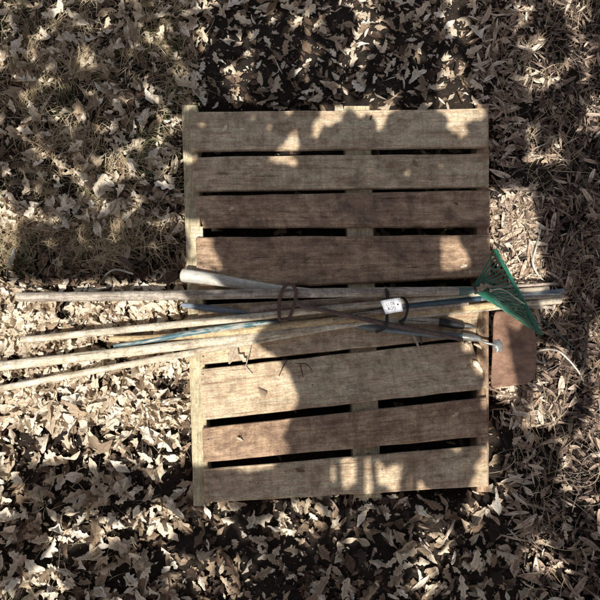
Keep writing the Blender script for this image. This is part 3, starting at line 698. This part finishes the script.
one_stem('wood_splinter', 'pale splinter standing out between the steel tip and the hoe ferrule', 'splinter', [(477, 333, .138, .5), (481, 329, .15, .8), (487, 323, .16, .6)], 'pink_wood')
one_stem('wood_splinter', 'wedge of pale wood below the hoe ferrule on the slat end', 'splinter', [(465.5, 343, .135, 1.9), (469, 346.5, .136, 1.7), (470, 351, .132, .5)], 'pink_wood')
one_stem('wood_splinter', 'short pale chip beneath the hoe neck', 'splinter', [(474, 344, .134, 1.0), (479, 346, .137, 1.5), (481.5, 349, .132, .5)], 'pink_wood')
one_stem('green_wire', 'dark green wire lying in the shaded leaves right of the rake', 'wire', [(540, 318, .11, .5), (552, 328, .115, .6), (563, 338, .113, .6), (574, 348, .10, .45)], 'green_socket')

# ------------------------------------------------------------------ unseen trees added behind the viewer, crowns shaped to cast the dappled shade
def tp(px, py, z):    # sunlit spot at height z -> the plane the shade is laid out on
    p = P(px, py, z); return p + sdir * ((DECK - z) / sdir.z)
LITP = [
    (.216, [(383, 302.5), (399, 300), (401.5, 309), (387, 311.5)]),  # sun fleck added through the crowns to brighten the card
    (.14, [(-90, 287), (60, 286), (150, 287), (186, 290), (193, 302), (190, 316), (230, 317), (270, 319), (258, 330), (252, 338), (256, 348), (276, 362), (286, 374), (296, 400), (270, 470), (-90, 470)]),
    (.12, [(190.5, 222), (203, 222), (205, 237), (212, 239), (213, 250), (221, 266.5), (207, 262.5), (197, 256), (191, 257)]),
    (.16, [(178, 266), (202, 269), (212, 276), (224, 289), (205, 286), (178, 284)]),
    (.125, [(443, 238), (457, 237), (463, 251), (470, 264), (457, 268), (443, 268)]),
    (.07, [(490, 190), (528, 190), (534, 225), (536, 246), (541, 262), (546, 274), (530, 287), (512, 280), (497, 262), (488, 240)]),
    (.18, [(470, 291), (484, 293), (500, 303), (528, 328), (520, 334), (500, 322), (480, 306)]),
    (.145, [(462, 304), (496, 298), (500, 306), (470, 312)]),
    (.13, [(450, 313), (480, 306), (480, 318), (469, 325), (452, 322)]),
    (.145, [(462, 333), (480, 334), (484, 341), (470, 341)]),
    (.145, [(490, 308), (501, 308), (506, 330), (509, 348), (514, 374), (522, 410), (484, 410), (489, 374), (490, 345)]),
    (.13, [(473, 360), (481, 361), (489, 374), (478, 374)]),
    (.135, [(463, 341), (471, 342), (471, 351), (465, 350)]),
    (.14, [(473, 343), (490, 341), (490, 347), (480, 350)]),
    (.07, [(590, 318), (680, 300), (680, 480), (560, 480), (592, 400), (588, 350)]),
    (.10, [(541, 347), (560, 348), (572, 360), (584, 376), (560, 430), (525, 430), (545, 372), (560, 362), (545, 353)]),
    (.07, [(-90, 190), (14, 200), (14, 240), (8, 290), (-90, 290)]),
    (.07, [(535, 296), (565, 296), (560, 312), (545, 316)]),
]
POLYS = [np.array([[*tp(a, b, z).xy] for a, b in pl]) for z, pl in LITP]
def in_poly(x, y, pl, grow=0.0):
    ins = False; n = len(pl); dmin = 9
    for i in range(n):
        x1, y1 = pl[i]; x2, y2 = pl[(i + 1) % n]
        if (y1 > y) != (y2 > y) and x < (x2 - x1) * (y - y1) / (y2 - y1) + x1: ins = not ins
        dx, dy = x2 - x1, y2 - y1; t = max(0, min(1, ((x - x1) * dx + (y - y1) * dy) / (dx * dx + dy * dy + 1e-12)))
        dmin = min(dmin, math.hypot(x - x1 - t * dx, y - y1 - t * dy))
    return ins, dmin
def clear_many(X, Y):
    """distance into shade (negative: sunlit)"""
    best = np.full(X.shape, 9.0)
    for pl in POLYS:
        ins = np.zeros(X.shape, bool); dm = np.full(X.shape, 9.0); n = len(pl)
        for i in range(n):
            x1, y1 = pl[i]; x2, y2 = pl[(i + 1) % n]; dx, dy = x2 - x1, y2 - y1
            ins ^= ((y1 > Y) != (y2 > Y)) & (X < dx * (Y - y1) / (dy if abs(dy) > 1e-9 else 1e-9) + x1)
            t = np.clip(((X - x1) * dx + (Y - y1) * dy) / (dx * dx + dy * dy + 1e-12), 0, 1)
            dm = np.minimum(dm, np.hypot(X - x1 - t * dx, Y - y1 - t * dy))
        best = np.minimum(best, np.where(ins, -dm, dm))
    return best
def clear(x, y): return float(clear_many(np.array([x]), np.array([y]))[0])
crownA, crownB = MB(), MB(); cnt = 0  # leaves of the added trees, kept only where shade is wanted below
TWA = np.array(((-.5, 0, 0), (-.18, .36, .05), (.22, .30, .02), (.5, 0, -.05), (.22, -.3, .02), (-.18, -.36, .05)))
NTRY = 170000
TX = rng.uniform(-1.35, 1.35, NTRY); TY = rng.uniform(-1.35, 1.5, NTRY); TD = clear_many(TX, TY)
keep = (TD > .0035) & (rng.random(NTRY) < np.where(TD < .012, 1, np.where(TD < .03, .6, np.where(TD < .08, .2, .09))))
q = np.array(sdir.to_track_quat('Z', 'Y').to_matrix())
for x, y, d in zip(TX[keep], TY[keep], TD[keep]):
    px, py = unproject_px(x, y, DECK)
    if py < 258 and px < 190:      # grassy corner: broken light
        if noise.noise(Vector((x * 16, y * 16, 2))) > -.10: continue
    elif (py < 170 or py > 440) and noise.noise(Vector((x * 6, y * 6, 7))) + .4 * noise.noise(Vector((x * 21, y * 21, 5))) > .0: continue
    size = min(.085, max(.010, d * 1.6))
    h = random.uniform(2.32, 2.6) - DECK
    c = np.array(Vector((x, y, DECK)) + sdir * (h / sdir.z))
    A = q @ rotm(random.gauss(0, .4), random.gauss(0, .4), random.uniform(0, 6.28))
    mb_ = crownA if x < .05 else crownB
    mb_.add((TWA * size * 1.1) @ A.T + c, [(0, 1, 2, 3), (0, 3, 4, 5)], None, random.random()); cnt += 1
for mb_, tx, label in ((crownA, -.15, 'unseen leafy tree added behind the viewer on the left, crown shaped to shade the pallet'), (crownB, .55, 'unseen leafy tree added behind the viewer on the right, crown shaped to shade the rake')):
    ty = -3.3
    tr = root('added_shade_tree', (tx, ty, H(tx, ty)), label, 'tree')
    t_ = MB(); tube(t_, [(tx, ty, -.05, .10), (tx + .03, ty + .05, 1.0, .08), (tx * .95, ty + .15, 1.8, .06), (tx * .9, ty + .4, 2.45, .035)], 30, 14, wob=.2, cap='flat')
    t_.build('trunk', M['bark'], tr)
    k = 0
    for _ in range(400):
        if k >= 9: break
        e = (random.uniform(-1.1, 1.1), random.uniform(-2.3, -.2), random.uniform(2.45, 2.7)); s = (tx * .9, ty + .4, 2.42)
        mid = ((s[0] + e[0]) / 2 + random.uniform(-.1, .1), (s[1] + e[1]) / 2, 2.6)
        ok = True
        for q in spline([s, mid, e], 24):
            g_ = Vector(q) - sdir * ((q[2] - DECK) / sdir.z)
            if clear(g_.x, g_.y) < .03: ok = False; break
        if not ok: continue
        k += 1
        lb = MB(); tube(lb, [(*s, .022), (*mid, .013), (*e, .004)], 14, 6, cap='flat'); lb.build('limb', M['bark'], tr)
    mb_.build('crown', M['crown'], tr, smooth=False)
print('crown leaves', cnt)
